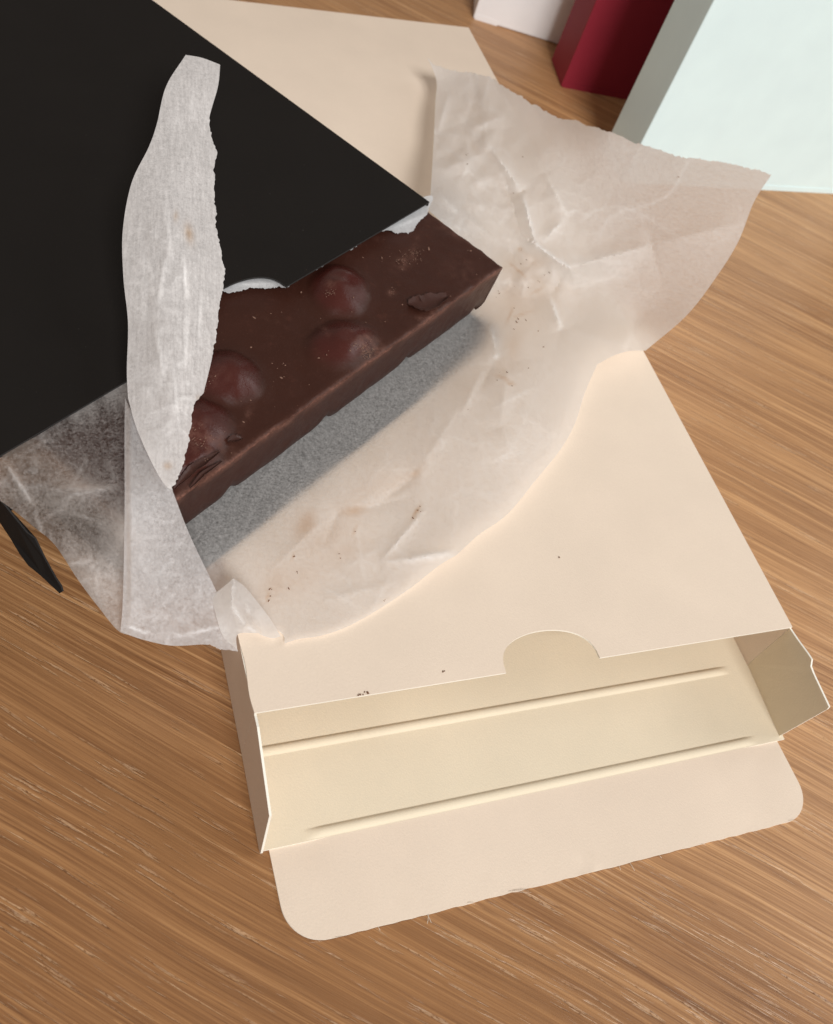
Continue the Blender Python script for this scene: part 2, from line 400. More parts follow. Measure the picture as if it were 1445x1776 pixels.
# ------------------------------------------------------------------ chocolate bar
BAR_Z = 4.0
def Bxy(px, py, z=BAR_Z):
    q = unp(px, py, z) - np.array([BL[0], BL[1], 0]); return float(q @ E1), float(q @ E2)
NUTS = [(587, 503, 1.00, .80, .46, .6), (590, 594, 1.12, .78, .36, .05), (394, 655, .82, .84, .46, .3), (336, 744, .92, .80, .44, .2), (326, 796, .85, .7, .34, .2)]
NB = [(*Bxy(a, b_ + 4), r1, r2, h, an) for a, b_, r1, r2, h, an in NUTS]
from mathutils import noise as mn
def nz(x, y, z, s): return mn.noise(Vector((x * s, y * s, z * s)))
def nut_h(x, y):
    best = 0; k = -1
    for i, (cx, cy, r1, r2, h, an) in enumerate(NB):
        dx, dy = x - cx, y - cy
        u = (dx * math.cos(an) + dy * math.sin(an)) / r1; v = (-dx * math.sin(an) + dy * math.cos(an)) / r2
        d2 = u * u + v * v + .30 * nz(x, y, 3.3 + i * 1.7, .9) + .06 * nz(x, y, 8 + i, 3)
        # dome with a steep shoulder and a small fillet
        d = math.sqrt(max(d2, 0))
        q = 1.04
        hh = h * (.8 * (1 - (d / q) ** 2) ** .95 + .2 * (1 - d / q) ** 1.3) if d < q else 0
        if y > -.35: hh = min(hh, .25 + .6 * max(0, -y))
        hh += h * .07 * math.exp(-((d - 1.08) / .16) ** 2)
        if hh > best: best = hh; k = i
    return best, k
SCUFF = [(*Bxy(a, b), c, d, e, f) for a, b, c, d, e, f in ((705, 450, .5, .18, .2, .8), (636, 602, .35, .4, 1.2, 1.0), (572, 508, .22, .12, .3, .9), (352, 664, .25, .45, .9, .7), (345, 775, .4, .6, .6, .8), (742, 545, .6, .12, .0, .7), (812, 418, .2, .9, .2, .6), (680, 508, .15, .1, 0, .9), (720, 432, .5, .08, .5, .7), (560, 580, .3, .06, 1.0, .6), (430, 720, .5, .05, .4, .4), (800, 470, .6, .5, .0, .25), (480, 560, .05, .4, .3, .5))]
def scuff(x, y):
    v = 0
    for cx, cy, rx, ry, an, am in SCUFF:
        dx, dy = x - cx, y - cy; u = (dx * math.cos(an) + dy * math.sin(an)) / rx; w_ = (-dx * math.sin(an) + dy * math.cos(an)) / ry
        v = max(v, am * math.exp(-u * u - w_ * w_))
    return v * max(0, .45 + 1.3 * nz(x, y, 11, 5))
def build_bar():
    X0, X1, Y0, Y1 = .75, 14.48, -2.80, 7.0
    r = set_base(thing('chocolate_bar', bw(7.5, 2, T), 'dark chocolate bar with whole hazelnuts sticking out of the black carton', 'chocolate bar'))
    st = .075
    xs = np.concatenate([np.linspace(X0, X1 - .1, int((X1 - X0) / st)), [X1 - .06, X1 - .03, X1]]); ys = np.concatenate([[Y0, Y0 + .025, Y0 + .055], np.linspace(Y0 + .10, 1.5, int((1.5 - Y0) / st)), np.linspace(1.7, Y1, 14)])
    nx, ny = len(xs), len(ys)
    V = []; wear = []; lab = []; nuta = []
    def edge_dist(x, y): return min(X1 - x, y - Y0)
    for y in ys:
        for x in xs:
            h, k = nut_h(x, y)
            ed = edge_dist(x, y)
            taper = min(1, max(0, ed) / .35)
            wob = .03 * nz(x, y, 0, .5) + .012 * nz(x, y, 5, 2.2)
            rim = .07 * math.exp(-ed / .05) * (1 + nz(x, y, 7, 3)) - .05 * math.exp(-ed / .14) * (.6 + .6 * nz(x, y, 2, 2))
            z = BAR_Z + wob + (h * taper if h > 0 else 0) - rim * .9
            xx, yy = x, y
            if ed < .06 and y < Y0 + .06: yy += .045 * max(0, nz(x, 0, 3, 2.5)) + .025 * nz(x, 0, 9, 7)
            if x == xs[-1]: xx -= .06 * abs(nz(0, y, 3, 2.5)) + .02 * nz(0, y, 9, 9)
            V.append(bw(xx, yy, z)); wear.append(max(0, 1.0 * math.exp(-ed / .04) * (.75 + .8 * nz(x, y, 1, 1.7))) + .75 * scuff(x, y))
            ns = min(1, max(0, (h * taper - .03) / .20)); nuta.append(ns * ns * (3 - 2 * ns)); lab.append(k if h * taper > .075 else -1)
    F = {}
    for j in range(ny - 1):
        for i in range(nx - 1):
            a = j * nx + i; q = (a, a + 1, a + nx + 1, a + nx)
            ks = [lab[b_] for b_ in q]; k = max(set(ks), key=ks.count)
            F.setdefault(k, []).append(q)
    # walls: front and right, going down in rows, with the mould's scalloped lower edge
    def scallop(x):
        cells = (x - .6) % 3.35
        d = min(cells, 3.35 - cells)
        return .26 * math.exp(-(d / .22) ** 2) + .05 * nz(x, 0, 4, .9) + .05
    rows = 10; body = F[-1]
    prev = list(range(nx)); cx = xs
    path = [(x, Y0) for x in xs] + [(X1, y) for y in ys[1:]]
    idx = list(range(nx)) + [j * nx + nx - 1 for j in range(1, ny)]
    for rr in range(1, rows + 1):
        f = .035 if rr == 1 else (rr - 1) / (rows - 1) * .94 + .06; cur = []
        for n_, (x, y) in enumerate(path):
            if n_ < nx: zb = T + .09 + scallop(x)
            else: zb = T + .12 + .04 * nz(x, y, 2, 1)
            z0 = BAR_Z - .02; f2 = f
            z = z0 + (zb - z0) * f2 - .03 * (1 - f2)
            ins = .10 * f + (.10 * max(0, f - .85) / .15)
            bumpy = .02 * nz(x + y, z, 0, 1.6) + .012 * nz(x + y, z, 3, 6)
            xx = x - (ins if n_ >= nx - 1 else 0) - (bumpy if n_ >= nx else 0); yy = y + (ins * .9 if n_ < nx else 0) + (bumpy if n_ < nx else 0)
            if n_ >= nx: yy = max(yy, Y0 + ins * .9)
            cur.append(len(V)); V.append(bw(xx, yy, z))
            wear.append(max(0, (.8 if rr == 1 else .12 * math.exp(-(rr - 1) / 2)) * (.6 + .9 * nz(x, y, z, 2.2))))
        for a, b_, c, d in zip(idx, idx[1:], cur[1:], cur): body.append((d, c, b_, a))
        idx = cur
    # underside
    zb = len(V); V.append(bw(X0, Y0 + .3, T + .1)); V.append(bw(X1 - .3, Y0 + .3, T + .1)); V.append(bw(X1 - .3, Y1, T + .1)); V.append(bw(X0, Y1, T + .1)); wear += [0] * 4
    body.append((zb, zb + 3, zb + 2, zb + 1))
    V = np.array(V); wear = np.array(wear); nuta = np.array(nuta + [0] * (len(V) - len(nuta)))
    VN = np.zeros_like(V)
    for fl in F.values():
        for f in fl:
            nn = np.cross(V[f[2]] - V[f[0]], V[f[3]] - V[f[1]])
            for i in f: VN[i] += nn
    VN /= np.linalg.norm(VN, axis=1)[:, None] + 1e-12
    def sub(name, faces, mat):
        ids = sorted({i for f in faces for i in f}); mp = {a: n for n, a in enumerate(ids)}
        o = meshobj(name, V[ids], [tuple(mp[i] for i in f) for f in faces], mat, r, True, None, {'wear': wear[ids], 'nut': nuta[ids]})
        if name == 'hazelnut' or name == 'body': o.data.normals_split_custom_set_from_vertices([tuple(n_) for n_ in VN[ids]])
        return o
    sub('body', body, M_CHOC)
    for k in F:
        if k >= 0: sub('hazelnut', F[k], M_CHOC)
    return r
BAR = build_bar()

# ------------------------------------------------------------------ parchment
def tps(ctrl):
    P = np.array(ctrl, float); n = len(P); q = P[:, :2] / 500
    d = np.linalg.norm(q[:, None] - q[None], axis=2); K = np.where(d > 0, d * d * np.log(d + 1e-12), 0)
    A = np.zeros((n + 3, n + 3)); A[:n, :n] = K + 1e-4 * np.eye(n); A[:n, n] = 1; A[:n, n + 1:] = q; A[n, :n] = 1; A[n + 1:, :n] = q.T
    w_ = np.linalg.solve(A, np.concatenate([P[:, 2], [0, 0, 0]]))
    def f(X):
        x = np.atleast_2d(X) / 500; dd = np.linalg.norm(x[:, None] - q[None], axis=2)
        return np.where(dd > 0, dd * dd * np.log(dd + 1e-12), 0) @ w_[:n] + w_[n] + x @ w_[n + 1:]
    return f
def segdist(X, a, b):
    a = np.array(a, float); b = np.array(b, float); ab = b - a; t_ = np.clip(((X - a) @ ab) / (ab @ ab), 0, 1)
    pr = a + t_[:, None] * ab; dv = X - pr
    return np.linalg.norm(dv, axis=1), t_, np.sign(ab[0] * (X - a)[:, 1] - ab[1] * (X - a)[:, 0])
def resample(out, step, torn_amp, seed):
    rng = random.Random(seed); pts = []
    n = len(out)
    for i in range(n):
        p0, p1, p2, p3 = out[i - 1], out[i], out[(i + 1) % n], out[(i + 2) % n]
        fl = p1[2] if len(p1) > 2 else ''; fl2 = p2[2] if len(p2) > 2 else ''
        a, b = np.array(p1[:2], float), np.array(p2[:2], float)
        m1 = (b - np.array(p0[:2], float)) / 2 if 'c' not in fl else (b - a)
        m2 = (np.array(p3[:2], float) - a) / 2 if 'c' not in fl2 else (b - a)
        k = max(1, int(np.linalg.norm(b - a) / step))
        for j in range(k):
            t_ = j / k
            q = (2 * t_**3 - 3 * t_**2 + 1) * a + (t_**3 - 2 * t_**2 + t_) * m1 + (-2 * t_**3 + 3 * t_**2) * b + (t_**3 - t_**2) * m2
            if 't' in fl and j > 0:
                nn = np.array([-(b - a)[1], (b - a)[0]]); nn /= np.linalg.norm(nn)
                q = q + nn * torn_amp * (rng.uniform(-1, 1) * .35 + 1.7 * mn.noise(Vector((q[0] * .045, q[1] * .045, seed))) + 1.0 * mn.noise(Vector((q[0] * .16, q[1] * .16, seed + 4))))
            pts.append(q)
    return pts
PATCH = {}
def patch(name, parent, mat, outline, ctrl, folds=(), crumple=None, stain_tints=(), step=5.5, torn=1.6, seed=1, label=None, floor=None, gain=1.0, facets=(), fat=((850, 520), (300, 880), 75)):
    zf0 = tps(ctrl)
    cr = []
    if crumple:
        rng = np.random.RandomState(seed + 50)
        for (cx, cy, rad, amp, cnt, ln) in crumple:
            for _ in range(cnt):
                a = rng.uniform(0, math.pi); c = np.array([cx, cy]) + rng.normal(0, rad * .5, 2); l2 = ln * rng.uniform(.4, 1.2) / 2
                v = np.array([math.cos(a), math.sin(a)]) * l2
                cr.append((c - v, c + v, amp * rng.choice([1, -.8]) * rng.uniform(.4, 1), rng.uniform(10, 28), 0.25))
    def height(X):
        z = zf0(X); crs = np.zeros(len(X))
        if floor: z = floor + np.where(z > floor + .03, z - floor, .03 * np.exp(np.clip((z - floor - .03) / .03, -20, 0)))
        if facets:
            fr = np.random.RandomState(seed + 9)
            for (cx, cy, rx, ry, amp, per) in facets:
                wgt = np.exp(-((X[:, 0] - cx) / rx) ** 2 - ((X[:, 1] - cy) / ry) ** 2)
                for k in range(7):
                    an = fr.uniform(0, math.pi); pp = per * fr.uniform(.7, 2.2); ph = fr.uniform(0, 1)
                    u = (X[:, 0] * math.cos(an) + X[:, 1] * math.sin(an)) / pp + ph
                    v = (-X[:, 0] * math.sin(an) + X[:, 1] * math.cos(an)) / pp
                    u = u + .22 * np.sin(v * 2.1 + k) + .12 * np.sin(v * 5.3 + 2 * k)
                    fl = np.floor(u); tr = np.abs(u - fl - .5) * 2        # 0 at the crease, 1 between
                    on = (np.sin(fl * 12.9898 + np.floor(v * .8) * 0 + k * 78.233) * 43758.5453) % 1
                    z = z + wgt * amp * (1 - tr) ** 1.3 * (on - .35) * (.5 + .5 * np.sin(v * 1.3 + fl * 2.4))
                    crs = np.maximum(crs, .7 * wgt * np.clip(on - .5, 0, 1) * np.exp(-(tr * pp / 5.0) ** 2) * np.clip(.4 + np.sin(v * 1.3 + fl * 2.4), 0, 1))
        for fd in list(folds) + cr:
            a, b, h, wd = fd[:4]; white = fd[4] if len(fd) > 4 else .6
            d, t_, s_ = segdist(X, a, b); e = np.sin(np.clip(t_, 0, 1) * math.pi) ** .6 if len(fd) < 6 else 1.0
            wl = wd * np.where(s_ > 0, 1.0, .6)
            z = z + h * gain * e * np.exp(-d / wl)
            if h > 0: crs = np.maximum(crs, white * e * np.exp(-(d / 3.0) ** 2))
        return z, crs
    bd = resample(outline, step * .6, torn, seed); n = len(bd)
    B_ = np.array(bd); lo, hi = B_.min(0), B_.max(0)
    gx, gy = np.meshgrid(np.arange(lo[0], hi[0], step), np.arange(lo[1], hi[1], step)); rng = np.random.RandomState(seed)
    G = np.stack([gx.ravel(), gy.ravel()], 1) + rng.uniform(-.3, .3, (gx.size, 2)) * step
    ins = np.zeros(len(G), bool); mind = np.full(len(G), 1e9)
    for i in range(n):
        a, b = B_[i], B_[(i + 1) % n]
        c = ((a[1] > G[:, 1]) != (b[1] > G[:, 1]))
        with np.errstate(divide='ignore', invalid='ignore'):
            xi = (b[0] - a[0]) * (G[:, 1] - a[1]) / (b[1] - a[1]) + a[0]
        ins ^= c & (G[:, 0] < xi)
        mind = np.minimum(mind, np.linalg.norm(G - a, axis=1))
    G = G[ins & (mind > step * .5)]
    pts = [Vector(q) for q in bd] + [Vector(q) for q in G]
    v2, _, fs, *_r = delaunay_2d_cdt(pts, [(i, (i + 1) % n) for i in range(n)], [], 1, 1e-4)
    X = np.array([(q.x, q.y) for q in v2]); z, crs = height(X)
    st = np.zeros(len(X))
    for sx, sy, rx, ry, an, amt in stain_tints:
        dx, dy = X[:, 0] - sx, X[:, 1] - sy; u = (dx * math.cos(an) + dy * math.sin(an)) / rx; v = (-dx * math.sin(an) + dy * math.cos(an)) / ry
        st = np.maximum(st, amt * np.exp(-(u * u + v * v)))
    gd, gt, gs = segdist(X, fat[0], fat[1]); gr = np.exp(-np.clip(gd - fat[2] - 14 * np.sin(gt * 17) - 8 * np.sin(gt * 41), 0, None) ** 2 / 45 ** 2)   # where the bar's fat has soaked in
    V = [unp(x, y, zz) for (x, y), zz in zip(X, z)]
    o = meshobj(name, V, [tuple(reversed(f)) for f in fs], mat, parent, True, None, {'crease': crs, 'stain_tint': st, 'grease': gr})
    if label: o['label'] = label
    PATCH[name] = lambda px, py: unp(px, py, float(height(np.array([[px, py]], float))[0][0]))
    return o

PAPER = set_base(thing('paper_wrapper', bw(7, -2, T), 'crumpled translucent parchment torn open around the chocolate bar', 'wrapping paper'))
ZP = T + .10
main_out = [(745, 366, 'c'), (752, 250), (755, 180, ''), (757, 140), (742, 100, 'c'), (757, 114, 't'), (790, 121, 't'), (846, 132, 't'), (900, 165, 't'), (965, 203, 't'), (990, 208, 't'), (1050, 227, 't'), (1110, 250, 't'),
            (1180, 271, 't'), (1270, 285, 't'), (1338, 303, 'c'), (1308, 350), (1280, 420), (1240, 484), (1190, 548), (1120, 608, 'c'), (1090, 609), (1062, 618), (1036, 632, 'c'),
            (1015, 680), (997, 735), (972, 780), (930, 832), (880, 892), (830, 928), (793, 962, 'c'), (760, 982), (712, 1020), (655, 1058), (600, 1088), (555, 1103), (520, 1108), (494, 1116, 'c'),
            (488, 1098), (440, 1070), (400, 1040), (370, 1060), (300, 1050, 'c'), (250, 960, 'c'), (300, 862, 'c'), (440, 765), (580, 672), (700, 595), (825, 520), (858, 475, 'c'), (845, 445), (790, 405)]
main_ctrl = [(745, 366, 3.95), (752, 250, 5.2), (757, 140, 6.2), (742, 100, 6.6), (800, 121, 6.3), (846, 132, 6.2), (900, 165, 6.0), (965, 203, 5.7), (1050, 227, 5.6), (1110, 250, 5.6), (1180, 271, 5.75), (1270, 285, 6.0), (1338, 303, 6.2),
             (1280, 420, 4.9), (1240, 484, 4.2), (1190, 548, 3.6), (1120, 608, 3.0), (1090, 580, 2.95), (1062, 618, 2.8), (1036, 632, 2.72), (1015, 680, 2.6), (972, 780, 2.5), (930, 832, 2.5), (880, 892, 2.45), (830, 928, 2.5), (793, 962, 2.55),
             (712, 1020, 2.32), (655, 1058, 2.26), (600, 1088, 2.25), (520, 1108, 2.25), (494, 1116, 2.25), (440, 1050, 2.28), (370, 1060, 2.3), (300, 1050, 2.3), (250, 960, ZP),
             (300, 862, ZP), (440, 765, ZP), (580, 672, ZP), (700, 595, ZP), (825, 520, ZP), (500, 800, ZP - .01), (620, 720, ZP - .01), (730, 650, ZP - .01), (420, 880, ZP - .01), (380, 960, ZP), (800, 600, ZP), (540, 830, ZP + .0), (640, 770, ZP), (740, 700, ZP + .02), (460, 920, ZP), 
             (560, 860, 2.36), (660, 800, 2.38), (760, 720, 2.42), (480, 960, 2.34), (820, 640, 2.45), (850, 570, 2.45),
             (840, 800, 2.62), (900, 740, 2.75), (760, 880, 2.45), (640, 960, 2.32), (700, 900, 2.38), (580, 1020, 2.27), (930, 640, 2.6), (980, 560, 2.55), (1060, 520, 2.75), (1100, 500, 3.05), (1000, 500, 2.6), (1150, 480, 3.6),
             (858, 475, 2.75), (880, 455, 2.65), (845, 432, 3.1), (790, 400, 3.5), (870, 540, 2.4), (920, 480, 2.65), (985, 462, 3.1), (930, 420, 3.35), (860, 380, 3.7), (900, 330, 4.2), (850, 280, 4.7), (800, 220, 5.3), (820, 340, 4.2), (940, 270, 5.0), (1000, 300, 4.85), (1050, 380, 4.2), (1060, 440, 3.55), (1150, 400, 4.4), (1150, 320, 5.1), (1250, 380, 5.2), (1200, 450, 4.2), (1100, 560, 2.75)]
_low = {(752, 250): 3.35, (757, 140): 3.0, (742, 100): 3.3, (800, 121): 3.0, (846, 132): 3.1, (900, 165): 3.3, (965, 203): 3.5, (800, 220): 3.35, (850, 280): 3.5, (820, 340): 3.45}
_keep = {(745, 366), (790, 400), (845, 432), (858, 475)}
main_ctrl = [(a, b, _low[(a, b)] if (a, b) in _low else c if (a, b) in _keep or c < 3.0 else 3.0 + (c - 3.0) * .52) for a, b, c in main_ctrl]
main_folds = [((838, 235), (905, 332), .22, 22, .3), ((905, 332), (930, 425), .22, 18, .75), ((930, 425), (985, 464), .22, 16, .9, 1), ((872, 300), (905, 410), -.14, 20, 0), ((945, 300), (985, 375), .16, 20, .25), ((985, 375), (940, 420), .12, 14, .45),
              ((985, 464), (1130, 425), .28, 26, .12), ((1130, 425), (1290, 385), .10, 40, .05), ((985, 464), (952, 520), -.10, 12, 0), ((952, 510), (975, 570), .14, 16, .7), ((975, 570), (1090, 600), .08, 30, .1),
              ((760, 250), (830, 290), .10, 20, .25), ((780, 160), (760, 230), .12, 18, .3), ((830, 150), (800, 240), -.10, 25, 0), ((757, 330), (860, 420), .08, 18, .1),
              ((850, 560), (862, 620), .12, 10, .25), ((862, 620), (830, 680), -.08, 14, 0), ((838, 640), (800, 720), .08, 16, .15), ((880, 640), (870, 740), .10, 26, .1), ((870, 740), (890, 790), .08, 20, .1), ((730, 820), (660, 870), -.07, 16, 0), ((800, 700), (720, 830), .06, 22, .05),
              ((600, 890), (720, 860), -.05, 16, 0), ((740, 880), (660, 975), .07, 9, .25), ((660, 975), (793, 960), .09, 14, .5), ((710, 965), (790, 955), .06, 7, .7), ((590, 880), (560, 950), -.05, 16, 0), ((470, 990), (560, 900), .04, 14, .05), ((900, 700), (960, 760), .05, 20, .0), ((560, 1040), (690, 1010), .04, 14, .15)]
main_stains = [(530, 910, 16, 26, .5, .45), (612, 886, 22, 9, -.2, .5), (720, 822, 14, 7, -.6, .45), (590, 960, 50, 20, -.4, .16), (480, 1010, 22, 40, .6, .22), (640, 850, 80, 16, -.6, .12), (905, 500, 40, 60, .4, .12), (880, 640, 18, 26, .3, .12), (902, 432, 5, 4, 0, .5), (900, 470, 22, 3, .7, .5), (930, 505, 16, 3, -.5, .4), (885, 545, 3, 18, .4, .4), (872, 655, 14, 3, .3, .5), (905, 545, 20, 3, -.3, .35), (615, 920, 3, 12, .4, .4), (508, 965, 3, 10, .4, .4), (465, 1035, 3, 12, .35, .5), (722, 888, 3, 13, .55, .7), (885, 665, 8, 3, .2, .5), (930, 450, 26, 14, .2, .22), (890, 600, 14, 30, .2, .2), (560, 935, 60, 24, -.6, .18), (700, 830, 60, 14, -.5, .15), (520, 1000, 60, 30, -.5, .15)]
patch('wrapper_sheet', PAPER, M_PAPER, main_out, main_ctrl, main_folds,
      [(830, 200, 60, .09, 16, 90), (900, 480, 50, .07, 12, 60), (820, 340, 60, .06, 10, 80), (880, 640, 60, .05, 8, 80), (620, 980, 90, .02, 8, 90), (1100, 350, 120, .03, 5, 140)], main_stains, 3.8, 2.0, 3, None, T + .075, 1.45, [(840, 260, 110, 170, .24, 64), (850, 260, 100, 150, .07, 30), (960, 420, 130, 120, .06, 34), (800, 800, 160, 130, .04, 40), (930, 480, 90, 90, .17, 56), (1120, 330, 160, 110, .05, 130), (1120, 500, 130, 90, .06, 110), (850, 680, 110, 130, .09, 90), (640, 960, 160, 90, .05, 100)])

# side cover still wrapped over the left end of the bar
patch('side_cover', PAPER, M_COVER, [(-4, 790, 'c'), (60, 758), (140, 708), (235, 650, 'c'), (262, 750), (275, 900), (240, 1100, 'c'), (208, 1096), (170, 1052), (135, 1005), (95, 945), (60, 915), (30, 890), (0, 868, 'c'), (-12, 830)],
      [(0, 790, 4.28), (60, 758, 4.28), (140, 708, 4.29), (235, 650, 4.29), (262, 750, 4.3), (275, 900, 3.75), (240, 1000, 2.8), (240, 1090, 2.55), (208, 1096, 2.45), (170, 1052, 2.45), (135, 1005, 2.6), (95, 945, 3.0), (60, 915, 3.3), (30, 890, 3.6), (0, 868, 3.85), (-12, 830, 4.2),
       (60, 820, 4.25), (120, 800, 4.25), (180, 780, 4.22), (150, 860, 4.2), (100, 860, 4.1), (210, 850, 4.2), (215, 905, 4.25), (232, 925, 4.2), (200, 925, 4.0), (170, 920, 3.75), (140, 950, 3.2), (200, 980, 3.0), (180, 1020, 2.7)],
      [((5, 795), (60, 880), .05, 8, .6), ((60, 880), (80, 960), .05, 10, .4), ((115, 980), (160, 972), .10, 14, .6), ((160, 972), (200, 990), .05, 20, .1), ((130, 985), (205, 1080), .08, 16, .05), ((80, 850), (210, 845), .06, 14, .3), ((110, 860), (215, 840), .05, 8, .3), ((20, 800), (120, 740), .02, 9, .2)],
      [(110, 870, 90, .05, 14, 70), (170, 1000, 50, .04, 5, 60)], [], 4.6, 1.2, 11, facets=[(110, 860, 120, 100, .06, 55), (170, 1010, 60, 70, .10, 50)], fat=((40, 850), (240, 800), 70))

# lower fold of the lifted part, and the strip that stands up out of it
patch('lower_fold', PAPER, M_FOLD, [(217, 690, 'c'), (226, 710), (240, 735, 'c'), (268, 795), (299, 850, 'c'), (328, 925), (370, 1014), (392, 1062), (413, 1130, 'ct'), (385, 1126, 't'), (357, 1118), (300, 1120), (250, 1110), (209, 1096, 'c'), (213, 1040), (216, 900), (216, 750)],
      [(214, 640, 4.75), (226, 690, 4.75), (240, 735, 4.75), (268, 795, 4.7), (299, 850, 4.6), (328, 925, 3.9), (370, 1014, 2.9), (413, 1130, 2.25), (385, 1126, 2.2), (357, 1118, 2.25), (300, 1120, 2.4), (250, 1110, 2.55), (209, 1096, 2.7), (213, 1040, 3.1), (216, 900, 4.35), (216, 750, 4.7),
       (250, 850, 4.75), (260, 920, 4.25), (280, 1000, 3.5), (320, 1040, 2.95), (360, 1080, 2.5), (260, 1060, 3.0)],
      [((216, 1085), (260, 1100), .08, 9, .9), ((300, 1105), (390, 1085), .10, 12, .7), ((285, 1050), (325, 1100), -.06, 10, 0), ((300, 1095), (345, 1110), .05, 8, .3), ((218, 1060), (300, 1075), .03, 14, .15), ((228, 650), (228, 1080), .05, 7, .0), ((250, 870), (290, 960), .02, 14, .1)],
      [(300, 1080, 60, .05, 10, 50), (270, 960, 60, .015, 8, 60)], [(222, 800, 4, 200, 0, .25), (223, 960, 4, 120, 0, .25)], 4.2, 1.4, 21, facets=[(300, 1070, 90, 60, .09, 50), (280, 940, 60, 80, .03, 70)])  # two long narrow tints make the left edge browner
patch('standing_strip', PAPER, M_PAPER2, [(322, 95, 'c'), (350, 100), (382, 112, 'c'), (378, 150), (363, 205, 't'), (366, 235, 't'), (377, 264, 'ct'), (372, 300, 't'), (373, 350, 't'), (378, 410, 't'), (391, 466, 'ct'), (383, 520, 't'), (378, 560, 't'), (368, 620), (353, 682, 'ct'), (336, 706, 't'), (330, 745, 't'), (321, 795, 't'), (300, 850, 'c'),
                (285, 840), (262, 800), (236, 740), (222, 690, 'c'), (220, 640), (222, 560), (214, 480), (213, 400), (228, 318), (258, 255), (272, 215), (288, 150)],
      [(322, 95, 6.9), (350, 100, 6.9), (382, 112, 6.85), (378, 150, 6.75), (363, 205, 6.5), (377, 264, 6.3), (373, 350, 6.05), (391, 466, 5.7), (378, 560, 5.4), (353, 682, 5.1), (330, 745, 4.95), (300, 850, 4.75), (262, 800, 4.85), (236, 740, 4.9), (222, 690, 4.95), (222, 560, 5.3), (213, 400, 5.9), (228, 318, 6.2), (258, 255, 6.45), (288, 150, 6.75),
       (300, 400, 6.15), (300, 500, 5.85), (300, 600, 5.5), (290, 700, 5.15), (300, 300, 6.4)],
      [((285, 340), (300, 460), .05, 14, .3), ((318, 440), (325, 520), .05, 8, .75), ((285, 450), (275, 530), .04, 9, .45), ((325, 520), (322, 640), .05, 10, .5), ((270, 560), (285, 660), .05, 10, .5), ((350, 500), (345, 600), .04, 10, .3), ((300, 620), (310, 760), .04, 10, .35), ((330, 150), (338, 210), .03, 9, .3), ((250, 380), (262, 600), -.03, 14, 0), ((300, 690), (340, 690), .03, 8, .5)],
      [(300, 480, 90, .016, 26, 40), (300, 660, 60, .02, 14, 40), (330, 200, 50, .012, 6, 50)], [(328, 405, 7, 16, -.2, .7), (305, 375, 4, 9, 0, .45), (291, 808, 7, 6, 0, .6), (345, 690, 5, 5, 0, .3)], 4.2, 2.2, 31, facets=[(300, 480, 80, 130, .035, 45), (300, 720, 60, 120, .05, 50), (320, 220, 50, 120, .02, 60)])
patch('crumpled_corner', PAPER, M_PAPER, [(366, 1034, 'c'), (385, 1020), (405, 1003, 'c'), (425, 1018), (445, 1042), (470, 1075), (487, 1104, 'c'), (472, 1107), (455, 1102), (448, 1098, 'c'), (413, 1100), (411, 1126, 'c'), (385, 1100)],
      [(366, 1034, 2.75), (405, 1003, 2.95), (445, 1042, 2.75), (487, 1104, 2.3), (455, 1102, 2.35), (413, 1100, 2.45), (411, 1126, 2.35), (405, 1050, 2.9)],
      [((405, 1003), (402, 1050), .14, 8, .3, 1), ((402, 1050), (425, 1085), .10, 8, .7), ((425, 1085), (450, 1098), .06, 6, .6), ((415, 1040), (455, 1098), -.10, 8, 0)], [(430, 1060, 25, .03, 6, 25)], [], 3.6, 1.2, 41)
# torn layer still covering the bar just under the black panel
patch('torn_layer', PAPER, M_TORN, [(375, 470, 'c'), (386, 504, 't'), (405, 506, 't'), (430, 501, 't'), (455, 499, 't'), (476, 500, 'ct'), (489, 499, 't'), (505, 492), (530, 475, 't'), (545, 468, 't'), (600, 437, 't'), (640, 412, 't'), (652, 404, 'ct'), (672, 399, 't'), (690, 406, 't'), (712, 402, 't'), (728, 384, 't'), (744, 364, 'c'), (740, 340), (600, 400), (480, 460)],
      [(375, 470, 4.24), (386, 504, 4.22), (430, 501, 4.22), (489, 499, 4.25), (600, 437, 4.25), (672, 399, 4.18), (712, 402, 4.14), (744, 364, 4.22), (740, 340, 4.24), (600, 400, 4.25), (480, 460, 4.25)],
      [((395, 492), (480, 492), .03, 6, .4), ((680, 395), (740, 372), .03, 8, .4)], None, [], 3.4, 2.6, 51)

